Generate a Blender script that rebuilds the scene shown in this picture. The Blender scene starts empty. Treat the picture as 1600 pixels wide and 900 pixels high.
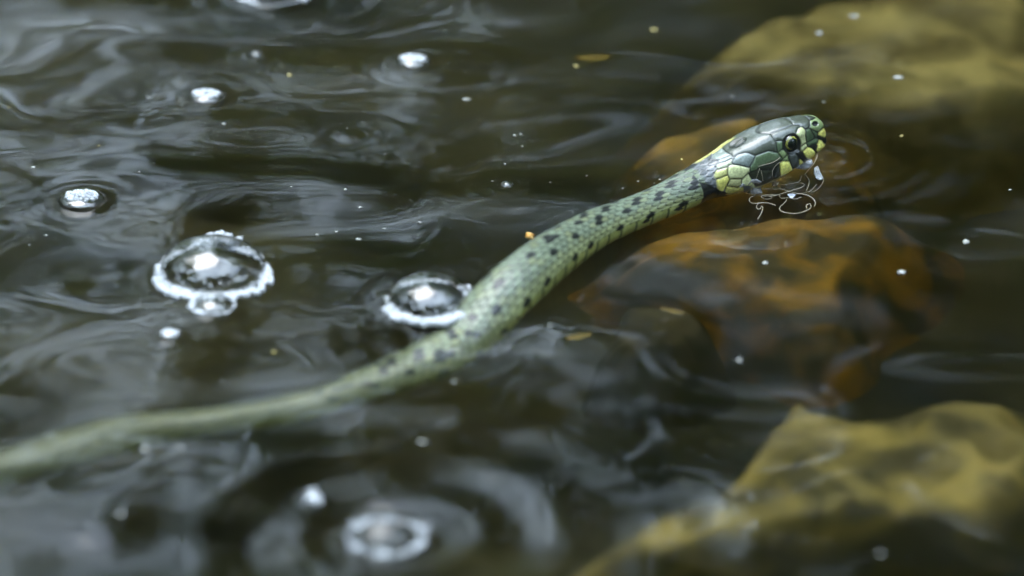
import bpy, bmesh, math, random
import numpy as np
from mathutils import Vector, Matrix, noise as mnoise
from mathutils.bvhtree import BVHTree
random.seed(7); rng = np.random.default_rng(11)
C = bpy.context.scene.collection
sc = bpy.context.scene

# ------------------------------------------------------------------ camera
EL = math.radians(27.0); DIST = 1.9; LENS = 310.0
cam_d = bpy.data.cameras.new('camera'); cam = bpy.data.objects.new('camera', cam_d); C.objects.link(cam)
CP = np.array([0, -DIST*math.cos(EL), DIST*math.sin(EL)])
FW = np.array([0, math.cos(EL), -math.sin(EL)]); UP = np.array([0, math.sin(EL), math.cos(EL)]); RT = np.array([1., 0, 0])
cam.location = CP; cam.rotation_euler = (math.pi/2-EL, 0, 0)
cam_d.lens = LENS; cam_d.sensor_width = 36; cam_d.clip_start = 0.05; cam_d.clip_end = 2000
cam_d.dof.use_dof = True; cam_d.dof.aperture_fstop = 7.6
sc.camera = cam
K = 36/LENS/1600.0                 # tangent per photo pixel
PX = DIST*K                        # metres per photo pixel at the middle of the picture
def ray(px, py):
    d = FW + RT*((px-800)*K) + UP*((450-py)*K)
    return d/np.linalg.norm(d)
def gz(px, py, z=0.0):             # point of the horizontal plane z seen at a photo pixel
    d = ray(px, py); t = (z-CP[2])/d[2]
    return CP + d*t
def under(px, py, z):              # point below the water seen at a photo pixel, through a flat surface
    d = ray(px, py); p = gz(px, py, 0)
    h = math.hypot(d[0], d[1]); s = h/1.333; c = math.sqrt(1-s*s)
    q = -z/c*s
    return np.array([p[0]+d[0]/h*q, p[1]+d[1]/h*q, z])
def project(P):
    P = np.asarray(P)-CP
    w = P@FW
    return 800+(P@RT)/w/K, 450-(P@UP)/w/K
foc = gz(1235, 226, 0.009)
cam_d.dof.focus_distance = float((foc-CP)@FW)

# ------------------------------------------------------------------ sky, sun, exposure
SUN_EL, SUN_AZ = 67.0, -40.0       # azimuth from +Y towards +X
w = bpy.data.worlds.new('World'); sc.world = w; w.use_nodes = True
nt = w.node_tree; nt.nodes.clear()
def N(t, kind, **kw):
    n = t.nodes.new(kind)
    for k, v in kw.items(): setattr(n, k, v)
    return n
wo = N(nt, 'ShaderNodeOutputWorld'); bg = N(nt, 'ShaderNodeBackground'); sky = N(nt, 'ShaderNodeTexSky', sky_type='NISHITA')
sky.sun_disc = False; sky.sun_elevation = math.radians(SUN_EL); sky.sun_rotation = math.radians(SUN_AZ)
wtc = N(nt, 'ShaderNodeTexCoord'); wn = N(nt, 'ShaderNodeTexNoise'); wn.inputs['Scale'].default_value = 2.2; wn.inputs['Detail'].default_value = 6
wr = N(nt, 'ShaderNodeValToRGB'); wr.color_ramp.elements[0].position = .32; wr.color_ramp.elements[1].position = .54
wm = N(nt, 'ShaderNodeMix', data_type='RGBA')
wm.inputs['B'].default_value = (7.6, 9.4, 11.6, 1)
nt.links.new(wtc.outputs['Generated'], wn.inputs['Vector']); nt.links.new(wn.outputs['Fac'], wr.inputs['Fac'])
nt.links.new(wr.outputs['Color'], wm.inputs['Factor']); nt.links.new(sky.outputs['Color'], wm.inputs['A'])
nt.links.new(wm.outputs['Result'], bg.inputs['Color']); bg.inputs['Strength'].default_value = 0.12
nt.links.new(bg.outputs['Background'], wo.inputs['Surface'])
sl = bpy.data.lights.new('sun', 'SUN'); sl.energy = .5; sl.angle = math.radians(40); sl.color = (1, .97, .92)
so = bpy.data.objects.new('sun', sl); C.objects.link(so)
se, sa = math.radians(SUN_EL), math.radians(SUN_AZ)
sdir = Vector((math.sin(sa)*math.cos(se), math.cos(sa)*math.cos(se), math.sin(se)))
so.rotation_euler = sdir.to_track_quat('Z', 'Y').to_euler()
sc.view_settings.view_transform = 'Standard'; sc.view_settings.look = 'None'
sc.view_settings.exposure = 2.4; sc.view_settings.gamma = 1; sc.view_settings.use_curve_mapping = False
sc.render.engine = 'CYCLES'
sc.cycles.use_denoising = True; sc.cycles.caustics_reflective = True; sc.cycles.caustics_refractive = True
sc.cycles.max_bounces = 12; sc.cycles.transmission_bounces = 10; sc.cycles.transparent_max_bounces = 24; sc.cycles.glossy_bounces = 6

# ------------------------------------------------------------------ helpers
def link(o, parent=None):
    C.objects.link(o)
    if parent is not None: o.parent = parent
    return o
def mesh_np(name, V, F, mat=None, smooth=True, col=None, parent=None):
    """one mesh object from numpy arrays; F is (n,3) or (n,4)"""
    V = np.asarray(V, dtype=np.float32); F = np.asarray(F, dtype=np.int32)
    me = bpy.data.meshes.new(name); k = F.shape[1]
    me.vertices.add(len(V)); me.vertices.foreach_set('co', V.ravel())
    me.loops.add(F.size); me.loops.foreach_set('vertex_index', F.ravel())
    me.polygons.add(len(F)); me.polygons.foreach_set('loop_start', np.arange(0, F.size, k, dtype=np.int32))
    me.polygons.foreach_set('use_smooth', np.full(len(F), smooth))
    if col is not None:
        a = me.color_attributes.new('Col', 'FLOAT_COLOR', 'POINT')
        cc = np.ones((len(V), 4), dtype=np.float32); cc[:, :np.shape(col)[1]] = col; a.data.foreach_set('color', cc.ravel())
    me.update(calc_edges=True); me.validate()
    if mat: me.materials.append(mat)
    return link(bpy.data.objects.new(name, me), parent)
def tag(o, label=None, cat=None, group=None, kind=None):
    if label: o['label'] = label
    if cat: o['category'] = cat
    if group: o['group'] = group
    if kind: o['kind'] = kind
    return o
def empty(name, loc, label, cat, group=None):
    o = bpy.data.objects.new(name, None); o.empty_display_size = .004; o.location = loc; link(o)
    return tag(o, label, cat, group)
def grid_faces(nr, nc, wrap=False):
    i = np.arange(nr-1)[:, None]; j = np.arange(nc if wrap else nc-1)[None, :]
    a = i*nc+j; b = i*nc+(j+1) % nc; c = (i+1)*nc+(j+1) % nc; d = (i+1)*nc+j
    return np.stack([a, b, c, d], -1).reshape(-1, 4)
def sphere_arr(nu=10, nv=6):
    V = [(0, 0, 1)]
    for i in range(1, nv):
        t = math.pi*i/nv
        for j in range(nu): V.append((math.sin(t)*math.cos(2*math.pi*j/nu), math.sin(t)*math.sin(2*math.pi*j/nu), math.cos(t)))
    V.append((0, 0, -1)); F = []
    for j in range(nu): F.append((0, 1+j, 1+(j+1) % nu))
    for i in range(nv-2):
        for j in range(nu):
            a = 1+i*nu+j; b = 1+i*nu+(j+1) % nu; c = b+nu; d = a+nu
            F += [(a, d, c), (a, c, b)]
    l = len(V)-1; o = 1+(nv-2)*nu
    for j in range(nu): F.append((l, o+(j+1) % nu, o+j))
    return np.array(V), np.array(F)
def join_arr(parts):
    V = []; F = []; n = 0
    for v, f in parts: V.append(v); F.append(f+n); n += len(v)
    return np.concatenate(V), np.concatenate(F)
def tube_arr(P, r, n=7):
    P = np.asarray(P, float); m = len(P); r = np.broadcast_to(r, (m,))
    T = np.gradient(P, axis=0); T /= np.linalg.norm(T, axis=1)[:, None]+1e-12
    u = np.cross(T, [0.13, 0.22, 1.0]); u /= np.linalg.norm(u, axis=1)[:, None]+1e-12
    v = np.cross(T, u); a = np.linspace(0, 2*np.pi, n, endpoint=False)
    V = P[:, None]+(u[:, None]*np.cos(a)[None, :, None]+v[:, None]*np.sin(a)[None, :, None])*r[:, None, None]
    F = grid_faces(m, n, True)
    F = np.concatenate([F[:, [0, 1, 2]], F[:, [0, 2, 3]]])
    return V.reshape(-1, 3), F
def spline(t, Y, q):               # natural cubic spline through (t, Y)
    t = np.asarray(t, float); Y = np.asarray(Y, float); n = len(t); h = np.diff(t)
    A = np.zeros((n, n)); B = np.zeros((n,)+Y.shape[1:]); A[0, 0] = A[-1, -1] = 1
    for i in range(1, n-1):
        A[i, i-1] = h[i-1]; A[i, i] = 2*(h[i-1]+h[i]); A[i, i+1] = h[i]
        B[i] = 3*((Y[i+1]-Y[i])/h[i]-(Y[i]-Y[i-1])/h[i-1])
    c = np.linalg.solve(A, B); k = np.clip(np.searchsorted(t, q)-1, 0, n-2)
    hh = h[k]; x = q-t[k]
    sh = (slice(None),)+(None,)*(Y.ndim-1)
    b = (Y[k+1]-Y[k])/hh[sh]-hh[sh]*(2*c[k]+c[k+1])/3; d = (c[k+1]-c[k])/(3*hh[sh])
    return Y[k]+b*x[sh]+c[k]*(x**2)[sh]+d*(x**3)[sh]
def pchip(t, y, q):                # monotone interpolation of one number
    t = np.asarray(t, float); y = np.asarray(y, float); h = np.diff(t); dl = np.diff(y)/h
    m = np.zeros(len(t)); m[0] = dl[0]; m[-1] = dl[-1]
    for i in range(1, len(t)-1):
        if dl[i-1]*dl[i] > 0: m[i] = 2/(1/dl[i-1]+1/dl[i])
    k = np.clip(np.searchsorted(t, q)-1, 0, len(t)-2); s = np.clip((q-t[k])/h[k], 0, 1)
    return (2*s**3-3*s**2+1)*y[k]+(s**3-2*s**2+s)*h[k]*m[k]+(-2*s**3+3*s**2)*y[k+1]+(s**3-s**2)*h[k]*m[k+1]
def vnoise(x, y, seed=0):          # smooth value noise, about -1..1
    r = np.random.default_rng(seed); G = r.uniform(-1, 1, (256, 256))
    xi = np.floor(x).astype(int); yi = np.floor(y).astype(int); fx = x-xi; fy = y-yi
    fx = fx**3*(fx*(6*fx-15)+10); fy = fy**3*(fy*(6*fy-15)+10)
    g = lambda a, b: G[a % 256, b % 256]
    return (g(xi, yi)*(1-fx)+g(xi+1, yi)*fx)*(1-fy)+(g(xi, yi+1)*(1-fx)+g(xi+1, yi+1)*fx)*fy
def sstep(a, b, x):
    t = np.clip((x-a)/(b-a), 0, 1); return t*t*(3-2*t)

# ------------------------------------------------------------------ materials
def mat(name):
    m = bpy.data.materials.new(name); m.use_nodes = True
    return m, m.node_tree, m.node_tree.nodes['Principled BSDF']
def mat_noise(name, c1, c2, scale, rough=.6, bump=0, spec=.5, detail=6, pos=(.35, .65), coat=0):
    m, t, p = mat(name)
    tc = N(t, 'ShaderNodeTexCoord'); n = N(t, 'ShaderNodeTexNoise'); n.inputs['Scale'].default_value = scale; n.inputs['Detail'].default_value = detail
    r = N(t, 'ShaderNodeValToRGB'); r.color_ramp.elements[0].color = (*c1, 1); r.color_ramp.elements[1].color = (*c2, 1)
    r.color_ramp.elements[0].position, r.color_ramp.elements[1].position = pos
    t.links.new(tc.outputs['Object'], n.inputs['Vector']); t.links.new(n.outputs['Fac'], r.inputs['Fac']); t.links.new(r.outputs['Color'], p.inputs['Base Color'])
    p.inputs['Roughness'].default_value = rough; p.inputs['Specular IOR Level'].default_value = spec; p.inputs['Coat Weight'].default_value = coat
    if bump:
        b = N(t, 'ShaderNodeBump'); b.inputs['Strength'].default_value = .6; b.inputs['Distance'].default_value = bump
        t.links.new(n.outputs['Fac'], b.inputs['Height']); t.links.new(b.outputs['Normal'], p.inputs['Normal'])
    return m
def mat_water():
    m, t, p = mat('pond_water')
    p.inputs['Base Color'].default_value = (.95, .96, .9, 1); p.inputs['Transmission Weight'].default_value = 1
    p.inputs['IOR'].default_value = 1.333; p.inputs['Roughness'].default_value = .065      # fine capillary ripples
    va = N(t, 'ShaderNodeVolumeAbsorption'); va.inputs['Color'].default_value = (.52, .60, .38, 1); va.inputs['Density'].default_value = 9
    vs = N(t, 'ShaderNodeVolumeScatter'); vs.inputs['Color'].default_value = (.70, .86, .84, 1); vs.inputs['Density'].default_value = 10; vs.inputs['Anisotropy'].default_value = .3
    vd = N(t, 'ShaderNodeAddShader'); t.links.new(va.outputs[0], vd.inputs[0]); t.links.new(vs.outputs[0], vd.inputs[1])
    t.links.new(vd.outputs[0], t.nodes['Material Output'].inputs['Volume'])
    return m
def mat_film(name, gain=5.5, tint=(1, 1, 1)):
    """thin wall of water: mostly clear, reflecting more towards grazing angles, alike from both sides"""
    m = bpy.data.materials.new(name); m.use_nodes = True; t = m.node_tree; t.nodes.clear()
    o = N(t, 'ShaderNodeOutputMaterial'); g = N(t, 'ShaderNodeNewGeometry'); d = N(t, 'ShaderNodeVectorMath', operation='DOT_PRODUCT')
    t.links.new(g.outputs['Normal'], d.inputs[0]); t.links.new(g.outputs['Incoming'], d.inputs[1])
    a = N(t, 'ShaderNodeMath', operation='ABSOLUTE'); t.links.new(d.outputs['Value'], a.inputs[0])
    s = N(t, 'ShaderNodeMath', operation='SUBTRACT'); s.inputs[0].default_value = 1; t.links.new(a.outputs[0], s.inputs[1])
    q = N(t, 'ShaderNodeMath', operation='POWER'); q.inputs[1].default_value = 5; t.links.new(s.outputs[0], q.inputs[0])
    e = N(t, 'ShaderNodeMath', operation='MULTIPLY_ADD'); e.inputs[1].default_value = .96*gain*.6; e.inputs[2].default_value = .022*gain; e.use_clamp = True
    t.links.new(q.outputs[0], e.inputs[0])
    tr = N(t, 'ShaderNodeBsdfTransparent'); tr.inputs['Color'].default_value = (*tint, 1)
    gl = N(t, 'ShaderNodeBsdfGlossy'); gl.inputs['Roughness'].default_value = .02
    mx = N(t, 'ShaderNodeMixShader'); t.links.new(e.outputs[0], mx.inputs['Fac']); t.links.new(tr.outputs[0], mx.inputs[1]); t.links.new(gl.outputs[0], mx.inputs[2])
    t.links.new(mx.outputs[0], o.inputs['Surface'])
    return m
def mat_skin():
    m, t, p = mat('snake_skin')
    a = N(t, 'ShaderNodeVertexColor', layer_name='Col'); tc = N(t, 'ShaderNodeTexCoord')
    n = N(t, 'ShaderNodeTexNoise'); n.inputs['Scale'].default_value = 2600; n.inputs['Detail'].default_value = 5
    mr = N(t, 'ShaderNodeMapRange'); mr.inputs['From Min'].default_value = .3; mr.inputs['From Max'].default_value = .7; mr.inputs['To Min'].default_value = .78; mr.inputs['To Max'].default_value = 1.2
    mx = N(t, 'ShaderNodeVectorMath', operation='SCALE')
    t.links.new(tc.outputs['Object'], n.inputs['Vector']); t.links.new(n.outputs['Fac'], mr.inputs['Value'])
    t.links.new(a.outputs['Color'], mx.inputs[0]); t.links.new(mr.outputs[0], mx.inputs['Scale']); t.links.new(mx.outputs[0], p.inputs['Base Color'])
    p.inputs['Roughness'].default_value = .38; t.links.new(a.outputs['Alpha'], p.inputs['Coat Weight']); p.inputs['Coat Roughness'].default_value = .055; p.inputs['Coat IOR'].default_value = 1.5
    b = N(t, 'ShaderNodeBump'); b.inputs['Strength'].default_value = .35; b.inputs['Distance'].default_value = .00006
    n2 = N(t, 'ShaderNodeTexNoise'); n2.inputs['Scale'].default_value = 1500; n2.inputs['Detail'].default_value = 3
    t.links.new(tc.outputs['Object'], n2.inputs['Vector']); t.links.new(n2.outputs['Fac'], b.inputs['Height'])
    n3 = N(t, 'ShaderNodeTexNoise'); n3.inputs['Scale'].default_value = 420; n3.inputs['Detail'].default_value = 2
    b3 = N(t, 'ShaderNodeBump'); b3.inputs['Strength'].default_value = .5; b3.inputs['Distance'].default_value = .0003
    t.links.new(tc.outputs['Object'], n3.inputs['Vector']); t.links.new(n3.outputs['Fac'], b3.inputs['Height']); t.links.new(b.outputs['Normal'], b3.inputs['Normal'])
    t.links.new(b.outputs['Normal'], p.inputs['Normal']); t.links.new(b3.outputs['Normal'], p.inputs['Coat Normal'])
    return m
def mat_vcol(name, rough=.5, coat=0):
    m, t, p = mat(name); a = N(t, 'ShaderNodeVertexColor', layer_name='Col'); t.links.new(a.outputs['Color'], p.inputs['Base Color'])
    p.inputs['Roughness'].default_value = rough; p.inputs['Coat Weight'].default_value = coat; p.inputs['Coat Roughness'].default_value = .03
    return m
M_water = mat_water(); M_film = mat_film('bubble_film'); M_skin = mat_skin()
M_foam = mat_noise('white_foam', (.66, .69, .72), (.84, .86, .88), 900, rough=.12, spec=.6)
tf_ = M_foam.node_tree; pf_ = tf_.nodes['Principled BSDF']; tr_ = N(tf_, 'ShaderNodeBsdfTransparent'); mf_ = N(tf_, 'ShaderNodeMixShader'); mf_.inputs['Fac'].default_value = .58
tf_.links.new(tr_.outputs[0], mf_.inputs[1]); tf_.links.new(pf_.outputs[0], mf_.inputs[2]); tf_.links.new(mf_.outputs[0], tf_.nodes['Material Output'].inputs['Surface'])
M_bed = mat_noise('pond_mud', (.012, .011, .007), (.05, .042, .02), 26, rough=.8)
M_leaf = mat_noise('leaf_green', (.03, .06, .015), (.09, .14, .03), .7, rough=.5)
M_bark = mat_noise('bark', (.03, .024, .018), (.07, .055, .04), 4, rough=.9)
M_fibre = mat_noise('pale_fibre', (.34, .29, .2), (.6, .52, .4), 500, rough=.45, coat=.3)
M_eye = mat_vcol('eye', .25, 1.0)

# ------------------------------------------------------------------ pond bed and ground (one sheet), polar
def build_ground():
    rr = np.concatenate([np.linspace(0, .5, 60), np.geomspace(.52, 400, 60)])
    na = 120; a = np.linspace(0, 2*np.pi, na, endpoint=False)
    R, A = np.meshgrid(rr, a, indexing='ij'); X = R*np.cos(A); Y = R*np.sin(A)
    Z = -.075-.5*sstep(.4, 2, R)+.9*sstep(3.2, 5.5, R)+1.2*sstep(6, 30, R)
    Z += .012*vnoise(X*14, Y*14, 3)+.006*vnoise(X*40, Y*40, 4)+.1*sstep(4, 8, R)*vnoise(X*.8, Y*.8, 5)
    m, t, p = mat('bed_and_bank'); tc = N(t, 'ShaderNodeTexCoord')
    n = N(t, 'ShaderNodeTexNoise'); n.inputs['Scale'].default_value = 22; n.inputs['Detail'].default_value = 7
    r = N(t, 'ShaderNodeValToRGB'); e = r.color_ramp.elements; e[0].position = .35; e[0].color = (.05, .056, .038, 1); e[1].position = .7; e[1].color = (.24, .23, .11, 1)
    t.links.new(tc.outputs['Object'], n.inputs['Vector']); t.links.new(n.outputs['Fac'], r.inputs['Fac']); t.links.new(r.outputs['Color'], p.inputs['Base Color'])
    p.inputs['Roughness'].default_value = .85
    tag(mesh_np('ground', np.stack([X, Y, Z], -1).reshape(-1, 3), grid_faces(len(rr), na, True)[:, ::-1], m), kind='structure')
build_ground()

# ------------------------------------------------------------------ the wood round the pond, open to the sky overhead
def build_wood():
    n = 1000000
    az = rng.uniform(-np.pi, np.pi, n); el = np.radians(rng.uniform(0, 62, n)); r = rng.uniform(6.5, 11, n)
    deg = np.degrees(az); ed = np.degrees(el)
    thin = .30+.70*sstep(4, -5, deg)*sstep(-75, -40, deg); back = sstep(50, 80, np.abs(deg))               # crowns are thinner to the left of the view
    trans = .05+(.22+.28*sstep(5, 35, ed)+.22*sstep(30, 55, ed))*thin+.25*sstep(44, 60, ed)
    trans = trans*(1-back)+back*(.04+.86*sstep(-.04, .16, vnoise(az*4.3+50, el*4.3+50, 36)+.35*vnoise(az*13+50, el*13+50, 35)+(ed-40)/55)); trans *= np.exp(.35*vnoise(az*5+50, el*5+50, 33)+.1*vnoise(az*15+50, el*15+50, 34))
    cover = -np.log(np.clip(trans, .02, .97))
    keep = rng.uniform(0, 1, n) < cover*np.cos(el)*.24
    az, el, r = az[keep], el[keep], r[keep]; m = len(az)
    P = np.stack([np.sin(az)*np.cos(el), np.cos(az)*np.cos(el), np.sin(el)], -1)*r[:, None]; P[:, 2] += .25
    a = rng.normal(size=(m, 3)); a /= np.linalg.norm(a, axis=1)[:, None]; b = np.cross(a, rng.normal(size=(m, 3))); b /= np.linalg.norm(b, axis=1)[:, None]
    s = rng.uniform(.05, .085, m)[:, None]
    Vv = np.stack([P-a*s*1.6, P-b*s*.8, P+a*s*1.6, P+b*s*.8], 1).reshape(-1, 3)
    F = np.arange(m*4).reshape(-1, 4)
    mt, t, p = mat('wood_leaves'); g = N(t, 'ShaderNodeTexCoord'); nn = N(t, 'ShaderNodeTexNoise'); nn.inputs['Scale'].default_value = .8
    rr = N(t, 'ShaderNodeValToRGB'); rr.color_ramp.elements[0].color = (.06, .11, .02, 1); rr.color_ramp.elements[1].color = (.18, .26, .045, 1)
    rr.color_ramp.elements[0].position = .3; rr.color_ramp.elements[1].position = .7
    t.links.new(g.outputs['Object'], nn.inputs['Vector']); t.links.new(nn.outputs['Fac'], rr.inputs['Fac']); t.links.new(rr.outputs['Color'], p.inputs['Base Color'])
    tl = N(t, 'ShaderNodeBsdfTranslucent'); t.links.new(rr.outputs['Color'], tl.inputs['Color']); ad = N(t, 'ShaderNodeMixShader'); ad.inputs['Fac'].default_value = .6
    t.links.new(p.outputs[0], ad.inputs[1]); t.links.new(tl.outputs[0], ad.inputs[2]); t.links.new(ad.outputs[0], t.nodes['Material Output'].inputs['Surface'])
    o = mesh_np('wood', Vv, F, mt, smooth=False)
    tag(o, 'leafy wood round the pond seen as dark reflections in the water', 'wood', kind='stuff')
    parts = []
    for k in range(46):
        ta = random.uniform(-math.pi, math.pi); R = random.uniform(7, 10)
        if abs(math.degrees(ta)+9) < 7: continue
        h = random.uniform(5, 9); x, y = math.sin(ta)*R, math.cos(ta)*R
        zz = np.linspace(.2, h, 9); bx = random.uniform(-.6, .6); by = random.uniform(-.6, .6)
        Pt = np.stack([x+bx*(zz/h)**2, y+by*(zz/h)**2, zz], -1)
        parts.append(tube_arr(Pt, np.linspace(random.uniform(.1, .22), .04, 9), 8))
    Vt, Ft = join_arr(parts)
    tr = mesh_np('trunks', Vt, Ft, M_bark, parent=o); tr['kind'] = 'stuff'
build_wood()

# ------------------------------------------------------------------ bubbles: photo x, y of the foot ring's centre, radius in pixels, height ratio
BUB = [(333, 434, 84, .62), (333, 492, 34, .5), (672, 476, 67, .62), (604, 838, 66, .6), (426, -8, 62, .7), (792, 290, 11, .8), (400, 88, 12, .8), (490, 778, 15, .9),
       (645, 104, 27, .35), (322, 152, 29, .35), (128, 318, 36, .3), (265, 533, 17, .5)]
BW = [(gz(x, y), r*PX, h) for x, y, r, h in BUB]

# ------------------------------------------------------------------ snake spine: photo x, y, height and half width in mm
SP = [(-150, 790, -23, 7.4), (-70, 760, -22, 7.4), (0, 737, -21, 7.4), (100, 708, -19.5, 7.0), (190, 682, -18.5, 6.6), (281, 668, -17.3, 6.2), (344, 660, -16, 5.9), (420, 648, -13.5, 5.5), (500, 631, -11.5, 5.7),
      (560, 609, -10.3, 6.3), (625, 582, -8.8, 6.7), (668, 562, -7.4, 6.9), (737, 517, -5.0, 6.8), (780, 476, .3, 6.3), (812, 443, 2.6, 5.85), (873, 393, 3.4, 5.1), (906, 372, 3.3, 4.65),
      (940, 354, 3.2, 4.2), (975, 340, 3.1, 3.85), (1012, 325, 3.1, 3.75), (1051, 308, 3.4, 3.95), (1078, 294, 3.9, 4.25)]
NAPE = gz(1103, 281, .0045); SNOUT = gz(1288, 209, .0092)
HL = np.linalg.norm(SNOUT-NAPE)
pts = [gz(x, y, 0) if z >= 0 else None for x, y, z, r in SP]
pts = [gz(x, y, z/1000) if z >= 0 else under(x, y, z/1000) for x, y, z, r in SP]
wid = [r/1000 for *_, r in SP]
HX = [0, .12, .25, .38, .5, .62, .73, .82, .90, .95, .98, 1.0]
HW = [4.5, 5.1, 5.7, 6.1, 6.0, 5.5, 4.85, 4.15, 3.4, 2.75, 1.9, .35]
HT = [4.1, 4.7, 5.5, 6.3, 6.7, 6.8, 6.5, 6.0, 5.4, 4.7, 3.5, .5]
HB = [4.3, 4.8, 5.2, 5.3, 5.0, 4.5, 4.0, 3.5, 2.9, 2.4, 1.7, .35]
nb = len(pts)
for x in HX: pts.append(NAPE+(SNOUT-NAPE)*x)
pts = np.array(pts); tpar = np.concatenate([[0], np.cumsum(np.linalg.norm(np.diff(pts, axis=0), axis=1))])
Wc = wid+[v/1000 for v in HW]; Tc = [v*.96 for v in wid]+[v/1000 for v in HT]; Bc = [v*.92 for v in wid]+[v/1000 for v in HB]
S_N = tpar[nb]; S_E = tpar[-1]
s1 = np.arange(0, tpar[nb-12], .0005); s2 = np.arange(s1[-1]+.0002, S_N-.003, .0002); s3 = np.arange(s2[-1]+.0001, S_E-.0002, .0001)
s4 = S_E-.0002*np.array([.8, .5, .25, .1, .02])
SQ = np.concatenate([s1, s2, s3, s4]); NTH = 280
def build_snake():
    Pc = spline(tpar, pts, SQ); T = np.gradient(Pc, SQ, axis=0); T /= np.linalg.norm(T, axis=1)[:, None]
    U = np.array([0, 0, 1.])-T*T[:, 2:3]; U /= np.linalg.norm(U, axis=1)[:, None]; Rr = np.cross(T, U)
    wq = pchip(tpar, Wc, SQ); tq = pchip(tpar, Tc, SQ); bq = pchip(tpar, Bc, SQ)
    xh = (SQ-S_N)/(S_E-S_N); hd = sstep(-.1, .35, xh)
    th = np.linspace(-np.pi, np.pi, NTH, endpoint=False)+np.pi/NTH          # 0 on top, positive on the right flank
    ex = 2/(2.05+.35*hd[:, None]+.9*hd[:, None]*np.clip(np.cos(th)+.2, 0, 1)[None])
    st = np.sign(np.sin(th))*np.abs(np.sin(th))**ex; ct = np.sign(np.cos(th))*np.abs(np.cos(th))**ex
    zt = np.where(ct > 0, ct*tq[:, None], ct*bq[:, None])
    taper = 1-.09*hd[:, None]*np.clip(ct, -1, 1)-.05*hd[:, None]
    yy = st*wq[:, None]*taper
    # brow ridge over the eye, hollow before it, and a slight furrow along the crown
    brow = np.exp(-((xh-.70)/.10)**2)[:, None]*np.exp(-((np.abs(th)-.95)/.22)**2)
    yy += np.sign(st)*.00035*brow; zt += .0002*brow
    lore = np.exp(-((xh-.86)/.06)**2)[:, None]*np.exp(-((np.abs(th)-1.35)/.3)**2); yy -= np.sign(st)*.0003*lore
    def place(y, z): return Pc[:, None]+Rr[:, None]*y[..., None]+U[:, None]*z[..., None]
    V0 = place(yy, zt)
    TH, SS = np.meshgrid(th, SQ); XH = np.broadcast_to(xh[:, None], TH.shape)
    # ---- body scales
    step = .0024; rowa = math.radians(14.4)
    u = (S_N-SS)/step; TV = TH+.34*sstep(-.12, -.5, XH); v = TV/rowa; av = np.abs(v)
    best = np.full(u.shape, -1.); bd_ = np.zeros(u.shape); bi = np.zeros(u.shape); iu = np.zeros(u.shape); iv = np.zeros(u.shape)
    for dv in (-1, 0, 1):
        vr = np.round(v)+dv
        off = np.where(np.mod(vr, 2) == 0, 0., .5)
        for k in (0, 1, 2):
            uc = np.floor(u-off)+off+k-.5
            du = u-uc; dd = v-vr                       # du grows towards the tail
            w_ = .70*np.sqrt(np.clip(1-((du-.05)/.86)**2, 0, 1))*np.where(du > .15, 1-.35*np.clip((du-.15)/.7, 0, 1)**1.5, 1)
            ins = w_-np.abs(dd)
            h = np.where(ins > 0, .30+.55*np.clip((du+.8)/1.6, 0, 1)-.20*(np.abs(dd)/.7)**2+.05*np.exp(-(dd/.09)**2), -1)
            h = np.where(ins > 0, h*sstep(0, .10, ins), -1)
            t_ = h > best
            best = np.where(t_, h, best); bi = np.where(t_, np.minimum(ins, (.91-du)*.9), bi); bd_ = np.where(t_, du, bd_); iu = np.where(t_, uc, iu); iv = np.where(t_, vr, iv)
    gap = best < .10
    hgt = np.clip(best, 0, 1)
    # ---- belly plates
    ven = sstep(7.1, 7.25, av); uv = np.mod(u/2, 1)
    hv = .25+.6*uv; hv *= sstep(0, .07, np.minimum(uv, 1-uv)*1.0+.0)
    hgt = hgt*(1-ven)+hv*ven; gap = np.where(ven > .5, (uv < .05) | (uv > .96), gap)
    def h01(a, b, k): 
        q = np.sin(a*127.1+b*311.7+k*74.7)*43758.5453; return q-np.floor(q)
    rnd = h01(iu, iv, 1); rnd2 = h01(iu, iv, 2)
    base = np.array([.15, .187, .123]); tail = np.array([.22, .235, .13])
    tm = sstep(.05, .13, S_N-SS)[..., None]
    col = base*(1-tm)+tail*tm
    col = col*(.82+.36*rnd[..., None])
    col = col+np.array([.05, .03, -.03])*sstep(.6, 1, rnd2)[..., None]*.5
    flank = sstep(4.2, 7.2, av)[..., None]; col = col*(1-flank)+np.array([.32, .35, .15])*flank*(.85+.3*rnd[..., None])
    vcol = np.array([.40, .43, .13])*(.9+.15*vnoise(u*3, v*2, 9)[..., None]); col = col*(1-ven[..., None])+vcol*ven[..., None]
    # dark scales making rows of spots
    per = 4.0; aiv = np.abs(iv); sgn = np.sign(iv)
    spot = np.zeros(u.shape, bool)
    ph = np.mod(iu+.7*h01(np.floor(iu/per), aiv*0+3, 5), per)
    sp_n = np.floor((iu+1)/per)                              # which spot along the body
    for rows, ph0, pr in (((7,), 0, 1.0), ((4,), 2, 1.0), ((2,), 0, .95), ((0,), 2, .8)):
        r0_ = rows[0]; m_ = iu+ph0; k_ = np.floor(m_/per); q_ = m_-k_*per
        pick = h01(k_, sgn*3+r0_, 11)
        jit = np.where(h01(k_, sgn*5+r0_, 12) > .75, .5, 0.)
        main = (aiv == r0_) & (q_ >= jit) & (q_ < jit+1) & (pick < pr)
        up = (aiv == r0_+1) & (q_ >= jit+.25) & (q_ < jit+1.0) & (pick < .65*pr)
        dn = (aiv == r0_-1) & (q_ >= jit-.3) & (q_ < jit+.6) & (pick > .6) & (pick < pr) & (r0_ in (4, 2))
        lng = (aiv == r0_) & (q_ >= jit+1) & (q_ < jit+2) & (h01(k_, sgn+r0_, 13) < .12) & (pick < pr)
        spot |= main | up | dn | lng
    spot &= (SS > S_N-.125) & (rnd > .04) & (XH < -.16)
    col = np.where(spot[..., None], np.array([.012, .015, .012]), col)
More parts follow.
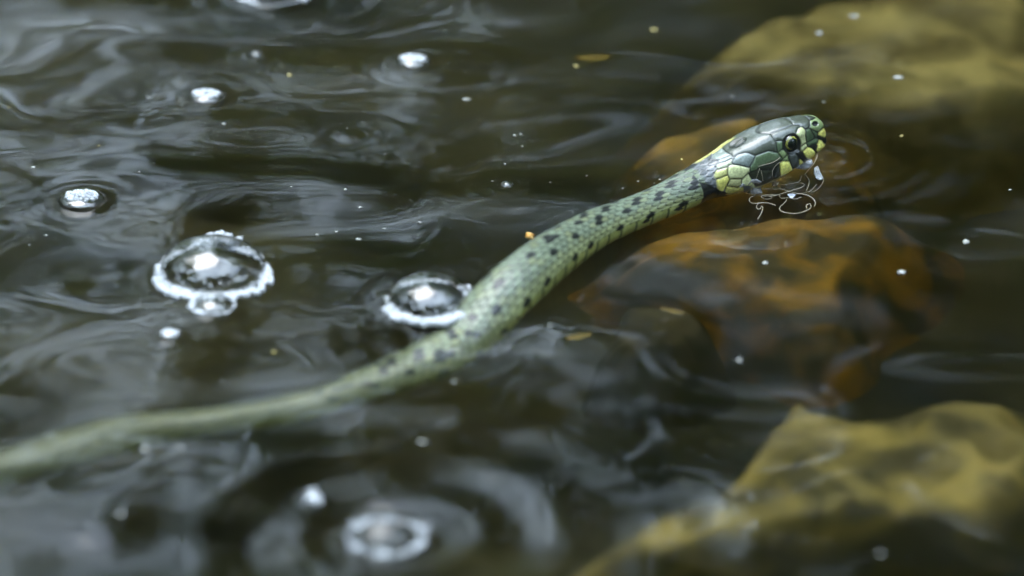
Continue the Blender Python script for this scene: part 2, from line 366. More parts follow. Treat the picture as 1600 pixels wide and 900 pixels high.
    skin = np.array([.045, .06, .035])
    g2 = np.maximum(sstep(.30, .08, best), 1.0*sstep(.17, .03, bi)*sstep(-.2, .25, bd_))*(1-ven)+gap*ven
    col = col*(1-.8*g2[..., None])+skin*.8*g2[..., None]
    dark_edge = sstep(.27, .06, bi)*sstep(-.15, .3, bd_)*(1-ven); col = col*(1-.92*dark_edge[..., None])  # dark scale outline, with the shadow beyond each tip painted in
    # ---- head plates, drawn on the right side and mirrored to the left
    D = []
    def plate(c, p, h=1.0, near=True): D.append((np.array(c), np.array(p, float), h, near))
    OL = (.062, .074, .052); OLD = (.042, .052, .038); GR = (.10, .15, .075); GL = (.25, .33, .14); YG = (.62, .66, .33); YL = (.82, .78, .20); BK = (.012, .014, .012); GB = (.23, .28, .25); PW = (.50, .53, .36)
    plate(OL, [(1145, 244.3), (1164.4, 237.7), (1179.5, 242.4), (1202, 234.9), (1213.5, 237.2), (1211.6, 221.7), (1204.5, 209.4), (1187, 208.4), (1136, 227), (1127.5, 232.5)])
    plate(OL, [(1187, 208.4), (1190, 200.4), (1203, 190), (1219, 181.5), (1232.6, 187.7), (1239.2, 195.2), (1204.7, 208.5)])
    plate(OL, [(1204.7, 208.5), (1239.2, 195.5), (1249, 196), (1243.5, 207), (1234, 209), (1228, 212), (1222, 219), (1212, 220.5)])
    plate(OL, [(1235, 188), (1253, 179.6), (1257.6, 181), (1265, 188.6), (1265, 196), (1260, 201), (1255.7, 198), (1248, 195), (1239, 194.5)])
    plate(OLD, [(1257.6, 181), (1272, 176), (1275.5, 183), (1270, 187.7), (1265, 187.7)])
    plate(GL, [(1265, 189), (1275.5, 183), (1282, 187), (1286.5, 198), (1280, 203), (1275.5, 205.6), (1266, 201)])
    plate(BK, [(1273.7+5.2*math.cos(a), 193.6+4.6*math.sin(a)) for a in np.linspace(0, 6.28, 9)[:-1]], -3.2)
    plate(GR, [(1260.4, 202.8), (1266, 202), (1271.8, 212.2), (1266, 218), (1260.4, 221.7), (1258.5, 212)])
    plate(GR, [(1266, 201.5), (1275.5, 206), (1277, 213), (1272, 212)])
    plate(YG, [(1247, 201), (1253, 200), (1257.6, 205.6), (1259.5, 222.6), (1252, 228), (1251, 218), (1245, 208.4)])
    plate(BK, [(1237.3+12.6*math.cos(a), 224+14*math.sin(a)) for a in np.linspace(0, 6.28, 17)[:-1]], -2.0)
    plate(GR, [(1213, 220.7), (1221, 220.7), (1221, 233), (1214.6, 237.7)])
    plate(GL, [(1221, 234), (1228, 242.4), (1222.7, 246.2), (1216.5, 238.6)])
    plate(GL, [(1229, 243.4), (1232, 251), (1223.6, 250)])
    plate(YL, [(1286, 201), (1288.5, 206.5), (1288, 216), (1284, 214), (1277, 211)])
    plate(BK, [(1277, 211.5), (1284, 214), (1288, 216), (1286, 220), (1279, 217)])
    plate(GR, [(1260, 223.5), (1279.3, 217), (1277, 224), (1262, 229)])
    plate(BK, [(1262, 229), (1273, 225), (1277, 228), (1274, 236), (1270, 232)])
    plate(YL, [(1279, 218), (1285, 219), (1283, 230), (1277, 236), (1275, 235), (1277, 228), (1275.5, 225)])
    plate(YL, [(1253.8, 236.8), (1260.4, 230), (1267, 231), (1272.7, 237), (1266, 246), (1260.4, 249), (1256.6, 243)], 1.5)
    plate(YG, [(1252, 228), (1259, 223.5), (1261, 229), (1253.8, 236)])
    plate(BK, [(1246, 240), (1254, 238), (1261, 249.5), (1256, 252)])
    plate(YL, [(1247, 248), (1255, 252.5), (1249, 258)])
    plate((.06, .07, .06), [(1233, 246.6), (1242, 243), (1248.6, 249), (1246.5, 259), (1238.4, 263.5)], 1.4)
    plate(YL, [(1218, 254), (1232, 252), (1238.6, 264.5), (1234.6, 272), (1219, 275)], 1.5)
    plate((.03, .036, .028), [(1209, 264.5), (1216.7, 255.6), (1218.5, 275), (1207.7, 278)])
    plate(GR, [(1172, 262), (1181, 244), (1201, 235.8), (1215.4, 240.2), (1221.8, 249), (1207.7, 253.8), (1184.7, 262.5), (1173, 267)], 1.4)
    plate((.022, .028, .018), [(1184.7, 263), (1207.7, 254.2), (1221, 250), (1216, 256), (1207, 265), (1190, 265)])
    plate(GB, [(1144, 254.3), (1152.8, 241.5), (1169.4, 239), (1178.3, 244), (1175.8, 251.7), (1169.4, 261.3), (1147.7, 256.8)], 1.4)
    plate(YG, [(1137.8, 258.3), (1153.3, 257.8), (1171, 262), (1170, 267.8), (1159, 278.3), (1140, 278.3), (1136.7, 271)], 1.4)
    plate((.03, .036, .02), [(1169.4, 271), (1190, 265.5), (1207, 265), (1207, 278.6), (1190, 283), (1174.5, 280)])
    plate(YG, [(1159, 282.4), (1169.4, 271), (1174.5, 280), (1172, 287), (1160, 287)])
    plate((.58, .58, .22), [(1115.6, 277.8), (1122, 266.7), (1136.7, 261), (1136.7, 272), (1124, 279.5)], 1.3)
    plate(YL, [(1120.5, 279.5), (1136.7, 274.4), (1139, 282), (1135.5, 289), (1126.7, 297), (1120.5, 292)], 1.3)
    plate((.52, .52, .24), [(1136.7, 289), (1141, 280.5), (1157.8, 280), (1156.7, 289), (1152, 292)])
    plate((.55, .52, .15), [(1135, 292), (1152, 293), (1158, 290), (1160, 300), (1144, 305), (1136, 303)])
    plate(PW, [(1122, 260), (1143, 248), (1143, 256.7), (1136.7, 261), (1123, 264)])
    plate((.30, .34, .30), [(1125.6, 251), (1143, 241), (1144, 247.5), (1133, 252.5)])
    plate((.24, .28, .23), [(1112, 246), (1127.5, 233.5), (1143.5, 243.5), (1124, 247)])
    npl = len(D)
    sel = np.where(xh > -.16)[0]; r0 = sel[0]
    Vs = V0[r0:]; NN = place(-np.abs(yy)*0+np.abs(yy), zt)[r0:]            # every vertex seen as if on the right side
    px, py = project(NN.reshape(-1, 3))
    SD = np.empty((npl, len(px)), dtype=np.float32)
    for k, (c, p, h, nr) in enumerate(D):
        dmin = np.full(len(px), 1e9); ins = np.zeros(len(px), bool); n_ = len(p)
        for i in range(n_):
            a = p[i]; b = p[(i+1) % n_]; ab = b-a
            t_ = np.clip(((px-a[0])*ab[0]+(py-a[1])*ab[1])/(ab@ab+1e-9), 0, 1)
            dmin = np.minimum(dmin, np.hypot(px-a[0]-t_*ab[0], py-a[1]-t_*ab[1]))
            if a[1] != b[1]:
                cr = ((a[1] > py) != (b[1] > py)) & (px < (b[0]-a[0])*(py-a[1])/(b[1]-a[1])+a[0]); ins ^= cr
        SD[k] = np.where(ins, -dmin, dmin)
    # eye and nostril overrule what they overlap
    for k, (c, p, h, nr) in enumerate(D):
        if h < 0: SD[k] = np.where(SD[k] < 0, SD[k]*6-2, SD[k])
    o = np.argsort(SD, axis=0)[:2]; m1 = np.take_along_axis(SD, o[:1], 0)[0]; m2 = np.take_along_axis(SD, o[1:2], 0)[0]
    idx = o[0]; bd = (m2-m1)
    shp = Vs.shape[:2]
    idx = idx.reshape(shp); bd = bd.reshape(shp); m1 = m1.reshape(shp); py_ = py.reshape(shp); px_ = px.reshape(shp)
    xs = XH[r0:]; ths = np.abs(TH[r0:])
    pc = np.array([d[0] for d in D])[idx]; ph_ = np.array([d[2] for d in D])[idx]
    # midline seam of the crown plates (not across the frontal shield)
    seam = np.abs(yy[r0:])/PX; seam = np.where((idx == 1), 99, seam)
    edge = np.minimum(bd*.5, np.where(xs > .15, seam, 99))
    groove = np.exp(-(edge/1.15)**2)
    isp = sstep(3.2, 1.6, m1)*sstep(-.02, .03, xs)
    chin = sstep(2.05, 2.2, ths)
    isp = np.maximum(isp, sstep(.25, .3, xs))
    rn = .88+.24*h01(idx, idx*0, 7)
    mott = .85+.3*(.5+.5*vnoise(px_*.35, py_*.35, 12))
    hc = pc*rn[..., None]*mott[..., None]
    hc = hc*(1+.12*np.exp(-((edge-2.6)/.9)**2))[..., None]  # pale rim highlight painted just inside each plate border
    hc = hc*(1-.92*groove[..., None])+np.array(BK)*.92*groove[..., None]
    ctone = np.array([.55, .54, .28])
    hc = hc*(1-chin[..., None])+ctone*chin[..., None]*(.8+.2*vnoise(px_*.2, py_*.2, 2))[..., None]
    hh = ph_*(1-np.exp(-np.clip(edge, 0, 9)/1.9))*.00021*(1-chin)
    hh = np.where(ph_ < 0, ph_*.00028*sstep(0, 3, edge)*.6, hh)
    # nape: the small scales turn slate grey, yellow collar, black crescents
    nape = sstep(-.13, -.08, xs)[..., None]
    slate = np.array([.115, .125, .125])*(.6+.7*rnd[r0:][..., None])
    slate = slate*(1-.85*g2[r0:][..., None])+np.array(BK)*.85*g2[r0:][..., None]
    bc = col[r0:]*(1-nape)+slate*nape
    def poly(p, soft=1.5):
        p = np.array(p, float); dm = np.full(px.shape, 1e9); ins = np.zeros(px.shape, bool)
        for i in range(len(p)):
            a = p[i]; b = p[(i+1) % len(p)]; ab = b-a
            t_ = np.clip(((px-a[0])*ab[0]+(py-a[1])*ab[1])/(ab@ab+1e-9), 0, 1); dm = np.minimum(dm, np.hypot(px-a[0]-t_*ab[0], py-a[1]-t_*ab[1]))
            if a[1] != b[1]: ins ^= ((a[1] > py) != (b[1] > py)) & (px < (b[0]-a[0])*(py-a[1])/(b[1]-a[1])+a[0])
        return sstep(-soft*.5, soft*.5, np.where(ins, dm, -dm)).reshape(shp)
    cres = poly([(1066, 300), (1078, 282), (1102, 287), (1120, 295), (1140, 302), (1138, 307), (1122, 318), (1101, 322), (1078, 310)])
    far = (TH[r0:] < 0)
    tb = TH[r0:]; far_black = sstep(-.19, -.16, xs)*sstep(-.02, -.06, xs)*sstep(-.10, -.2, tb)
    far_yel = sstep(-.05, .0, xs)*sstep(.34, .28, xs)*sstep(-.2, -.28, tb)
    cres = np.where(far, np.maximum(far_black, 0), cres)
    bc = bc*(1-cres[..., None])+np.array(BK)*cres[..., None]
    hc = hc*(1-cres[..., None])+np.array(BK)*cres[..., None]
    fc = bc*(1-isp[..., None])+hc*isp[..., None]
    fy = np.where(far, far_yel, 0)[..., None]*.95; fc = fc*(1-fy)+np.array([.6, .56, .16])*fy*(.75+.4*rnd[r0:][..., None])
    col[r0:] = fc
    amp = np.full(u.shape, .00032)*np.clip(wq/.0045, .5, 1.2)[:, None]
    H = hgt*amp; H[r0:] = H[r0:]*(1-isp)*(1-.7*cres)+hh*isp
    # displace along normals of the smooth body
    d1 = np.gradient(V0, axis=0); d2 = np.roll(V0, -1, 1)-np.roll(V0, 1, 1)
    nrm = np.cross(d2, d1); nrm /= np.linalg.norm(nrm, axis=2)[..., None]+1e-15
    cen = Pc[:, None]; sg = np.sign(np.sum(nrm*(V0-cen), axis=2)); nrm *= np.where(sg == 0, 1, sg)[..., None]
    V = V0+nrm*H[..., None]
    nr_, nc_ = u.shape
    F = grid_faces(nr_, nc_, True)
    Va = V.reshape(-1, 3); ca = col.reshape(-1, 3)
    root = empty('grass_snake', (float(NAPE[0]), float(NAPE[1]), 0), 'green grass snake with yellow and black collar swimming with its head raised', 'snake')
    off = np.array(root.location)
    body = mesh_np('body', Va-off, F, M_skin, col=np.concatenate([np.clip(ca, .004, .9), (.22+.7*sstep(-.25, .1, XH)).reshape(-1, 1)], 1), parent=root)
    bvh = BVHTree.FromPolygons([Vector(p) for p in V0[r0:].reshape(-1, 3)], [tuple(f) for f in grid_faces(nr_-r0, nc_, True)])
    # ---- eyes
    hit, nn, fi, dist = bvh.ray_cast(Vector(CP), Vector(ray(1237.3, 224)))
    axis = (SNOUT-NAPE)/HL; i_ = len(SQ)-30; Rv = Rr[i_]; 
    sv, sf = sphere_arr(40, 24)
    for side in (1, -1):
        P = np.array(hit); n0 = np.array(nn)
        if n0@(CP-P) < 0: n0 = -n0
        if side < 0:
            d = (P-NAPE)@Rv; P = P-2*d*Rv; n0 = n0-2*(n0@Rv)*Rv
        er = .0018; c = P-n0*er*.62
        q = Vector(n0).to_track_quat('Z', 'Y')
        g = np.degrees(np.arccos(np.clip(sv[:, 2], -1, 1))); az_ = np.arctan2(sv[:, 1], sv[:, 0])
        eo = mesh_np('eye', sv*er, sf, M_eye, col=np.full((len(sv), 3), .016), parent=root)
        eo.rotation_mode = 'QUATERNION'; eo.rotation_quaternion = q; eo.location = c-off
        def cap(nm, g0, g1, rad, cf):
            a_ = np.linspace(0, 2*np.pi, 48, endpoint=False); gg = np.radians(np.linspace(g0, g1, 8))
            G_, A_ = np.meshgrid(gg, a_, indexing='ij'); Vc = np.stack([np.sin(G_)*np.cos(A_), np.sin(G_)*np.sin(A_), np.cos(G_)], -1)*rad
            return mesh_np(nm, Vc.reshape(-1, 3), grid_faces(8, 48, True), M_eye, col=cf(A_.ravel(), np.degrees(G_).ravel()), parent=eo)
        cap('iris', 38, 60, er*1.012, lambda a, g: np.array([.52, .52, .11])*(.2+.8*(.5+.5*np.sin(a*9+g*.4))*(.4+.6*np.cos(a-3.6)**2))[:, None])
        cap('pupil', .5, 43, er*1.022, lambda a, g: np.tile([.006, .011, .008], (len(a), 1)))
    return root, bvh
SNAKE, BVH = build_snake()

# ------------------------------------------------------------------ water surface
spine_q = spline(tpar, pts, np.arange(0, tpar[nb], .002)); rad_q = pchip(tpar, Wc, np.arange(0, tpar[nb], .002))
def wave(X, Y):
    Z = np.zeros_like(X)
    left = sstep(.06, -.05, X)                       # the left half is livelier
    r = np.random.default_rng(5)
    wx = X+.005*vnoise(X*26+9, Y*26+7, 41); wy = Y+.005*vnoise(X*38+31, Y*38+3, 43)
    for i in range(26):
        lam = r.uniform(.02, .075); a = r.normal(0, .5)+math.pi/2; ph = r.uniform(0, 6.28)
        am = .0175*lam/6.283*(lam/.03)**.2
        Z += am*np.sin(6.283/lam*(wx*math.cos(a)+wy*math.sin(a))+ph)*(.3+.9*left)
    Z += .0003*left*vnoise(X*70+3, Y*45+1, 45)+.0003*vnoise(X*40, Y*30, 46)
    rings = [(p, R, h) for p, R, h in BW]
    for i, (p, R, h) in enumerate(rings):
        d = np.hypot(X-p[0], Y-p[1]); x = d-R
        men = min(.0009, R*.13)
        Z += np.where(x > 0, men*np.exp(-x/(.0016+.04*R))+men*.10*np.cos(6.283*x/(.6*R+.003))*np.exp(-x/(R*.6+.002)), men*np.cos(np.clip(-x/R, 0, 1)*1.57)*.3)
    # slow rings spreading from the blurred bubble at the front and round faint swirls
    for (px, py, am, lam, dec, r0) in ((604, 838, .00058, .019, .024, .010), (545, 212, .00011, .009, .007, 0), (640, 275, .00009, .010, .008, 0), (600, 250, .00006, .008, .007, 0), (1290, 245, .00004, .006, .012, .001), (792, 290, .00005, .004, .005, 0)):
        p = gz(px, py); d = np.hypot(X-p[0], Y-p[1]); Z += am*np.cos(6.283*d/lam)*np.exp(-np.abs(d-r0)/dec)
    # meniscus and wake along the snake
    dm = np.full(X.shape, 1e9)
    near = (np.abs(X) < .14) & (Y > -.2) & (Y < .2)
    xs, ys = X[near], Y[near]; dd = np.full(xs.shape, 1e9)
    for p, q in zip(spine_q[::2], rad_q[::2]):
        if p[2] < -.0065: continue
        dd = np.minimum(dd, np.hypot(xs-p[0], ys-p[1])-q*.95+max(0, -p[2]*.0))
    fl = np.zeros(X.shape); fl[near] = .0005*np.exp(-np.clip(dd, 0, 1)/.0015)*sstep(-.06, .0, xs)+.0001*np.cos(6.283*dd/.007)*np.exp(-np.clip(dd, 0, 1)/.008)*(.4+.6*sstep(.0, -.05, xs))
    Z += fl
    return Z*sstep(.9, .25, np.hypot(X, Y))+.0005*np.sin(X*9+Y*4)*sstep(.2, 1, np.hypot(X, Y))
def build_water():
    def axis(a, b, st, far):
        c = np.arange(a, b, st); o = []; x = st
        e1 = []; p = a; s_ = st
        while p > -far: s_ *= 1.22; p -= s_; e1.append(p)
        e2 = []; p = c[-1]; s_ = st
        while p < far: s_ *= 1.22; p += s_; e2.append(p)
        return np.concatenate([e1[::-1], c, e2])
    xs = axis(-.122, .122, .00036, 5.0); ys = axis(-.150, .165, .00042, 5.0)
    X, Y = np.meshgrid(xs, ys); Z = wave(X, Y)
    o = mesh_np('water', np.stack([X, Y, Z], -1).reshape(-1, 3), grid_faces(len(ys), len(xs)), M_water)
    tag(o, kind='structure')
build_water()
def wz(x, y): return float(wave(np.array([[x]]), np.array([[y]]))[0, 0])

# ------------------------------------------------------------------ sunken stones and leaves
def stone(name, outline, z, thick, c1, c2, label, seed, scale=60, cat='stone', soft=(1.26, .66)):
    """a flat sunken boulder: its outline in the photo is set down at depth z and given a domed, rough top and a foot"""
    P = np.array([under(x, y, z) for x, y in outline]); cen = P.mean(0); n = 160
    Q = np.concatenate([P, P[:1]]); t = np.concatenate([[0], np.cumsum(np.linalg.norm(np.diff(Q, axis=0), axis=1))])
    tt = np.linspace(0, t[-1], n, endpoint=False); ring = np.stack([np.interp(tt, t, Q[:, k]) for k in range(3)], -1)
    for _ in range(30): ring = .5*ring+.25*np.roll(ring, 1, 0)+.25*np.roll(ring, -1, 0)
    wob = 1+.10*vnoise(np.cos(np.linspace(0, 6.283, n, endpoint=False))*2.2+seed, np.sin(np.linspace(0, 6.283, n, endpoint=False))*2.2+seed, seed+5)+.05*vnoise(np.cos(np.linspace(0, 6.283, n, endpoint=False))*6+seed, np.sin(np.linspace(0, 6.283, n, endpoint=False))*6+seed, seed+6)
    ring = cen+(ring-cen)*wob[:, None]
    fr = np.concatenate([np.linspace(0.001, soft[0], 60)]); V = []
    for f in fr:
        q = cen+(ring-cen)*f*1.06
        x, y = q[:, 0], q[:, 1]
        rough = .30*vnoise(x*scale+seed, y*scale, seed)+.16*vnoise(x*scale*2.6, y*scale*2.6+seed, seed+1)+.14*np.abs(vnoise(x*scale*1.4+y*scale, y*scale*2.4-x*scale, seed+2))
        foot = -.088; 
        k = sstep(soft[0], soft[1], f)                        # rounded shoulder running down into the mud
        q = q.copy(); q[:, 2] = foot+(z-foot)*k+thick*(rough+.35*(1-f*f))*k
        V.append(q)
    V = np.array(V); loc = (float(cen[0]), float(cen[1]), float(z-thick*.4))
    m, tr, p = mat(name+'_surface'); tc = N(tr, 'ShaderNodeTexCoord'); no = N(tr, 'ShaderNodeTexNoise'); no.inputs['Scale'].default_value = scale*.9; no.inputs['Detail'].default_value = 7; no.inputs['Distortion'].default_value = .8
    ra = N(tr, 'ShaderNodeValToRGB'); ra.color_ramp.elements[0].color = (*c1, 1); ra.color_ramp.elements[1].color = (*c2, 1); ra.color_ramp.elements[0].position = .42; ra.color_ramp.elements[1].position = .66
    tr.links.new(tc.outputs['Object'], no.inputs['Vector']); tr.links.new(no.outputs['Fac'], ra.inputs['Fac']); tr.links.new(ra.outputs['Color'], p.inputs['Base Color']); p.inputs['Roughness'].default_value = .8
    o = mesh_np(name, V.reshape(-1, 3)-np.array(loc), grid_faces(len(fr), n, True), m); o.location = loc
    return tag(o, label, cat, 'sunken stones')
stone('stone', [(800, 920), (930, 838), (1060, 780), (1140, 705), (1195, 630), (1245, 585), (1290, 640), (1400, 640), (1500, 610), (1640, 590), (1720, 700), (1640, 800), (1560, 830), (1450, 815), (1380, 805), (1300, 840), (1200, 865), (1040, 870), (960, 905)], -.030, .012,
      (.12, .10, .035), (.50, .39, .10), 'large ochre stone slab under the water at the lower right corner', 21, soft=(1.3, .64))
stone('stone', [(985, 135), (1050, 60), (1150, 5), (1300, -40), (1680, -50), (1720, 150), (1560, 160), (1450, 185), (1360, 200), (1240, 150), (1130, 140)], -.034, .010,
      (.19, .15, .045), (.56, .46, .15), 'broad mottled yellow stone under the water behind the head at the upper right', 25, soft=(1.3, .6))
stone('stone', [(935, 405), (990, 360), (1060, 335), (1180, 330), (1290, 320), (1370, 300), (1430, 310), (1420, 370), (1370, 440), (1330, 500), (1270, 530), (1190, 490), (1130, 460), (1060, 450), (1000, 440)], -.050, .006,
      (.17, .14, .065), (.95, .52, .05), 'orange brown stone under the water in front of the head', 29, soft=(1.32, .6))
stone('stone', [(960, 250), (1010, 205), (1090, 180), (1200, 175), (1330, 185), (1340, 250), (1250, 300), (1080, 300), (980, 290)], -.048, .005,
      (.19, .15, .06), (.90, .56, .08), 'amber brown stone under the water directly beneath the head', 33, soft=(1.32, .6))
stone('stone', [(920, 545), (960, 490), (1040, 475), (1110, 495), (1130, 530), (1060, 560), (980, 570)], -.05, .012,
      (.13, .11, .055), (.26, .21, .10), 'dull brown rounded stone under the water below the belly bend', 37, soft=(1.4, .5))
M_oldleaf = mat_noise('sunken_leaf', (.30, .20, .03), (.62, .46, .08), 260, rough=.6)
def leaf(x, y, z, ln, rot, label, seed):
    a = np.linspace(-1, 1, 15); wl = (1-a*a)**.8*(.32+.05*np.sin(a*9+seed)); c = under(x, y, z); V = []
    for t_ in (-1, -.5, 0, .5, 1): V.append(np.stack([a, wl*t_, .16*np.abs(t_)+.12*a*a], -1))
    V = np.concatenate(V)*ln; F = grid_faces(5, 15); Vb = V-np.array([0, 0, .0002])
    cr_, sr_ = math.cos(rot), math.sin(rot); Q = np.concatenate([V, Vb]); Q[:, :2] = Q[:, :2]@np.array([[cr_, sr_], [-sr_, cr_]])
    o = mesh_np('sunken_leaf', Q, np.concatenate([F, F[:, ::-1]+len(V)]), M_oldleaf); o.location = c
    tag(o, label, 'leaf', 'yellow leaves sunk under the water')
leaf(905, 526, -.018, .0032, .3, 'small curled yellow leaf under the water right of the belly bend', 1)
leaf(1050, 490, -.030, .0032, -.5, 'slim orange leaf on top of the dull brown stone', 2)
leaf(925, 95, -.03, .0045, .2, 'small ochre leaf sunk at the top of the picture', 3)

# ------------------------------------------------------------------ bubbles
def dome(R, h, n=64, m=20):
    t = np.linspace(0, np.pi/2, m)[:, None]; a = np.linspace(0, 2*np.pi, n, endpoint=False)[None, :]
    V = np.stack([R*np.cos(t)*np.cos(a)*1.0, R*np.cos(t)*np.sin(a), h*R*np.sin(t)+0*a], -1)
    V[-1, :, 0] *= .0; V[-1, :, 1] *= .0
    t2 = np.full((1, n), 0.); 
    return V.reshape(-1, 3), grid_faces(m, n, True)
SV, SF = sphere_arr(10, 7)
def foam_arr(centres, radii):
    V = (SV[None]*radii[:, None, None]+centres[:, None]); n = len(radii)
    F = SF[None]+(np.arange(n)*len(SV))[:, None, None]
    return V.reshape(-1, 3), F.reshape(-1, 3)
def ring_foam(R, band, n, rmin, rmax, lift=.0003, gaps=0, seed=0):
    r = np.random.default_rng(seed); a = r.uniform(0, 6.283, n)
    md = np.clip(.75+.55*vnoise(np.cos(a)*2.3+seed*3.1, np.sin(a)*2.3+seed, 71)+.45*vnoise(np.cos(a)*7+seed, np.sin(a)*7, 72), .1, 1.7)
    rr = R+r.normal(0, 1, n)*band*md*1.25+band*.8*vnoise(np.cos(a)*3+seed, np.sin(a)*3+seed*2, 73); s = (r.uniform(0, 1, n)**2*(rmax-rmin)+rmin)*np.clip(md, .5, 1.2)
    keep = (np.sin(a*3+seed)+.6*np.sin(a*7+2*seed) > -1.6+gaps) & (r.uniform(0, 1, n) < .25+.75*md)
    c = np.stack([rr*np.cos(a), rr*np.sin(a), lift+r.uniform(0, 1, n)*band*.9], -1)[keep]
    return foam_arr(c, s[keep])
M_film_soft = mat_film('soft_film', 2.0)
def bubble(i, label, foam=None, group='bubbles floating on the water', cat='bubble', name='water_bubble'):
    p, R, h = BW[i]
    z = wz(p[0]+R, p[1]) if i != 99 else 0
    e = empty(name, (float(p[0]), float(p[1]), float(z)-.0003), label, cat, group)
    V, F = dome(R, h); mesh_np('dome', V, F, M_film_soft if i == 3 else M_film, parent=e)
    if foam:
        V, F = foam(R, i); f = mesh_np('foam_ring', V, F, M_foam, parent=e); f['kind'] = 'stuff'  # froth beads; their white also stands in for sky highlights along the rim
    return e
b0 = bubble(0, 'largest round bubble with a white foamy rim at the left', lambda R, i: ring_foam(R*1.0, R*.03, 1250, .0002, .0006, seed=i))
def arc_foam(R, a0, a1, n, band, seed):
    r = np.random.default_rng(seed); w_ = (r.uniform(0, 1, n)+r.uniform(0, 1, n))/2; a = np.radians(a0+(a1-a0)*w_); q = R+r.normal(0, 1, n)*band+band*1.5*vnoise(a*4+seed, a*0, 74)
    return foam_arr(np.stack([q*np.cos(a), q*np.sin(a), .0002+r.uniform(0, .0006, n)], -1), r.uniform(.0002, .0008, n))
V, F = arc_foam(BW[0][1]*1.17, 195, 345, 520, .0004, 61); mesh_np('rim_reflection_arc', V, F, M_foam, parent=b0)['kind'] = 'stuff'  # white beads standing in for the rim's reflection in the water before it
V, F = arc_foam(BW[0][1]*.97, 60, 115, 260, .0009, 62); V[:, 2] += .0015; mesh_np('foam_tuft', V, F, M_foam, parent=b0)['kind'] = 'stuff'
bubble(1, 'small round bubble touching the front of the largest foamy bubble', lambda R, i: ring_foam(R, R*.05, 260, .0002, .0006, seed=i))
b2 = bubble(2, 'round bubble with a white foamy rim touching the snake at its bend', lambda R, i: ring_foam(R, R*.035, 900, .0002, .0006, seed=i, gaps=.5))
V, F = arc_foam(BW[2][1]*1.16, 200, 335, 460, .0004, 63); mesh_np('rim_reflection_arc', V, F, M_foam, parent=b2)['kind'] = 'stuff'  # beads again in place of this rim's mirror image on the water
bubble(3, 'blurred tall bubble amid wide ripples at the front edge', lambda R, i: ring_foam(R*.85, R*.06, 420, .0003, .0006, seed=i))  # this bead ring stands in for sky reflected inside the dome
bubble(4, 'bubble cut off by the top edge of the picture', lambda R, i: ring_foam(R, R*.04, 800, .0002, .0006, seed=i))
bubble(5, 'tiny clear bubble in small rings above the belly bend')
bubble(6, 'tiny clear bubble below the bubble cut by the top edge')
bubble(7, 'small bright bubble beside the blurred tall bubble at the front', lambda R, i: ring_foam(R*.5, R*.3, 200, .0003, .0008, seed=i))
def raft(R, i, n=120):
    r = np.random.default_rng(i+40); a = r.uniform(0, 6.283, n); q = np.sqrt(r.uniform(0, 1, n))*R*.75
    c = np.stack([q*np.cos(a), q*np.sin(a)*.7, .0002+R*.28*(1-(q/R)**2)], -1)
    return foam_arr(c, r.uniform(.00018, .0006, n))
for i, lab in ((8, 'oval white foam patch at the top near the middle'), (9, 'white foam patch inside ripples at the upper left'), (10, 'flat speckled white foam patch at the left edge'), (11, 'small soft white foam patch below the largest bubble')):
    bubble(i, lab, raft, 'foam patches floating on the water', 'foam', 'foam_patch')

# ------------------------------------------------------------------ pale fibres hanging on the mouth
def on_scene(px, py, lift=.0004):
    """where a line of sight first meets the head or the water, a little in front of it"""
    d = ray(px, py); w_ = gz(px, py, .0006); tw = np.linalg.norm(w_-CP)
    h = BVH.ray_cast(Vector(CP), Vector(d))
    t = min(tw, h[3] if h[0] is not None else 1e9)-lift
    return CP+d*t
FIB = [[(1279, 232), (1277, 243), (1272, 255), (1262, 267), (1257, 273)], [(1257, 272), (1263, 279), (1264, 287), (1260, 298)],
       [(1218, 289), (1230, 288), (1243, 286), (1250, 282), (1252, 275)], [(1232, 285), (1246, 286), (1256, 288), (1252, 293), (1240, 297), (1226, 301), (1208, 306), (1190, 306)],
       [(1192, 295), (1210, 294), (1226, 297), (1244, 302), (1258, 304), (1270, 310), (1274, 317), (1272, 323)],
       [(1229, 312), (1225, 318), (1219, 323), (1221, 330), (1232, 333), (1248, 333), (1262, 328), (1267, 323), (1266, 319), (1260, 321), (1261, 326)],
       [(1180, 306), (1172, 309), (1171, 314), (1178, 318), (1190, 317), (1203, 318), (1212, 321)], [(1186, 317), (1182, 324), (1186, 327), (1190, 322)], [(1192, 323), (1190, 332), (1184, 342)],
       [(1185, 260), (1196, 257), (1207, 254), (1214, 250), (1219, 246)], [(1187, 263), (1184, 272), (1181, 281)], [(1189, 266), (1191, 275), (1192, 283)],
       [(1208, 278), (1207, 268), (1212, 259), (1219, 253)], [(1210, 288), (1215, 281), (1220, 275), (1232, 270)], [(1196, 290), (1207, 284), (1211, 288), (1208, 295), (1214, 297)],
       [(1218, 304), (1222, 310), (1232, 309), (1243, 311), (1252, 308)], [(1262, 300), (1272, 299), (1280, 293), (1286, 284), (1284, 275), (1278, 262)], [(1252, 302), (1262, 300), (1270, 295), (1276, 288)],
       [(1160, 300), (1176, 304), (1192, 305), (1206, 309), (1196, 311), (1190, 308), (1200, 304), (1220, 306)]]
def build_fibres():
    p0 = on_scene(1225, 295)
    e = empty('fibre_tangle', tuple(float(v) for v in p0), 'tangle of thin pale fibres hanging from the snake mouth', 'fibres')
    for k, f in enumerate(FIB):
        P = np.array([on_scene(x, y, .0005+.0006*math.sin(k*1.7+j)**2) for j, (x, y) in enumerate(f)])
        t = np.concatenate([[0], np.cumsum(np.linalg.norm(np.diff(P, axis=0), axis=1))]); q = np.linspace(0, t[-1], 8*len(f))
        Q = spline(t, P, q) if len(f) > 2 else P
        r = (.00008 if k < 9 else .00005)*(.8+.4*np.random.default_rng(k).uniform(size=len(Q)).cumsum()/len(Q))
        V, F = tube_arr(Q, r, 6); mesh_np('fibre', V-p0, F, M_fibre, parent=e)
build_fibres()

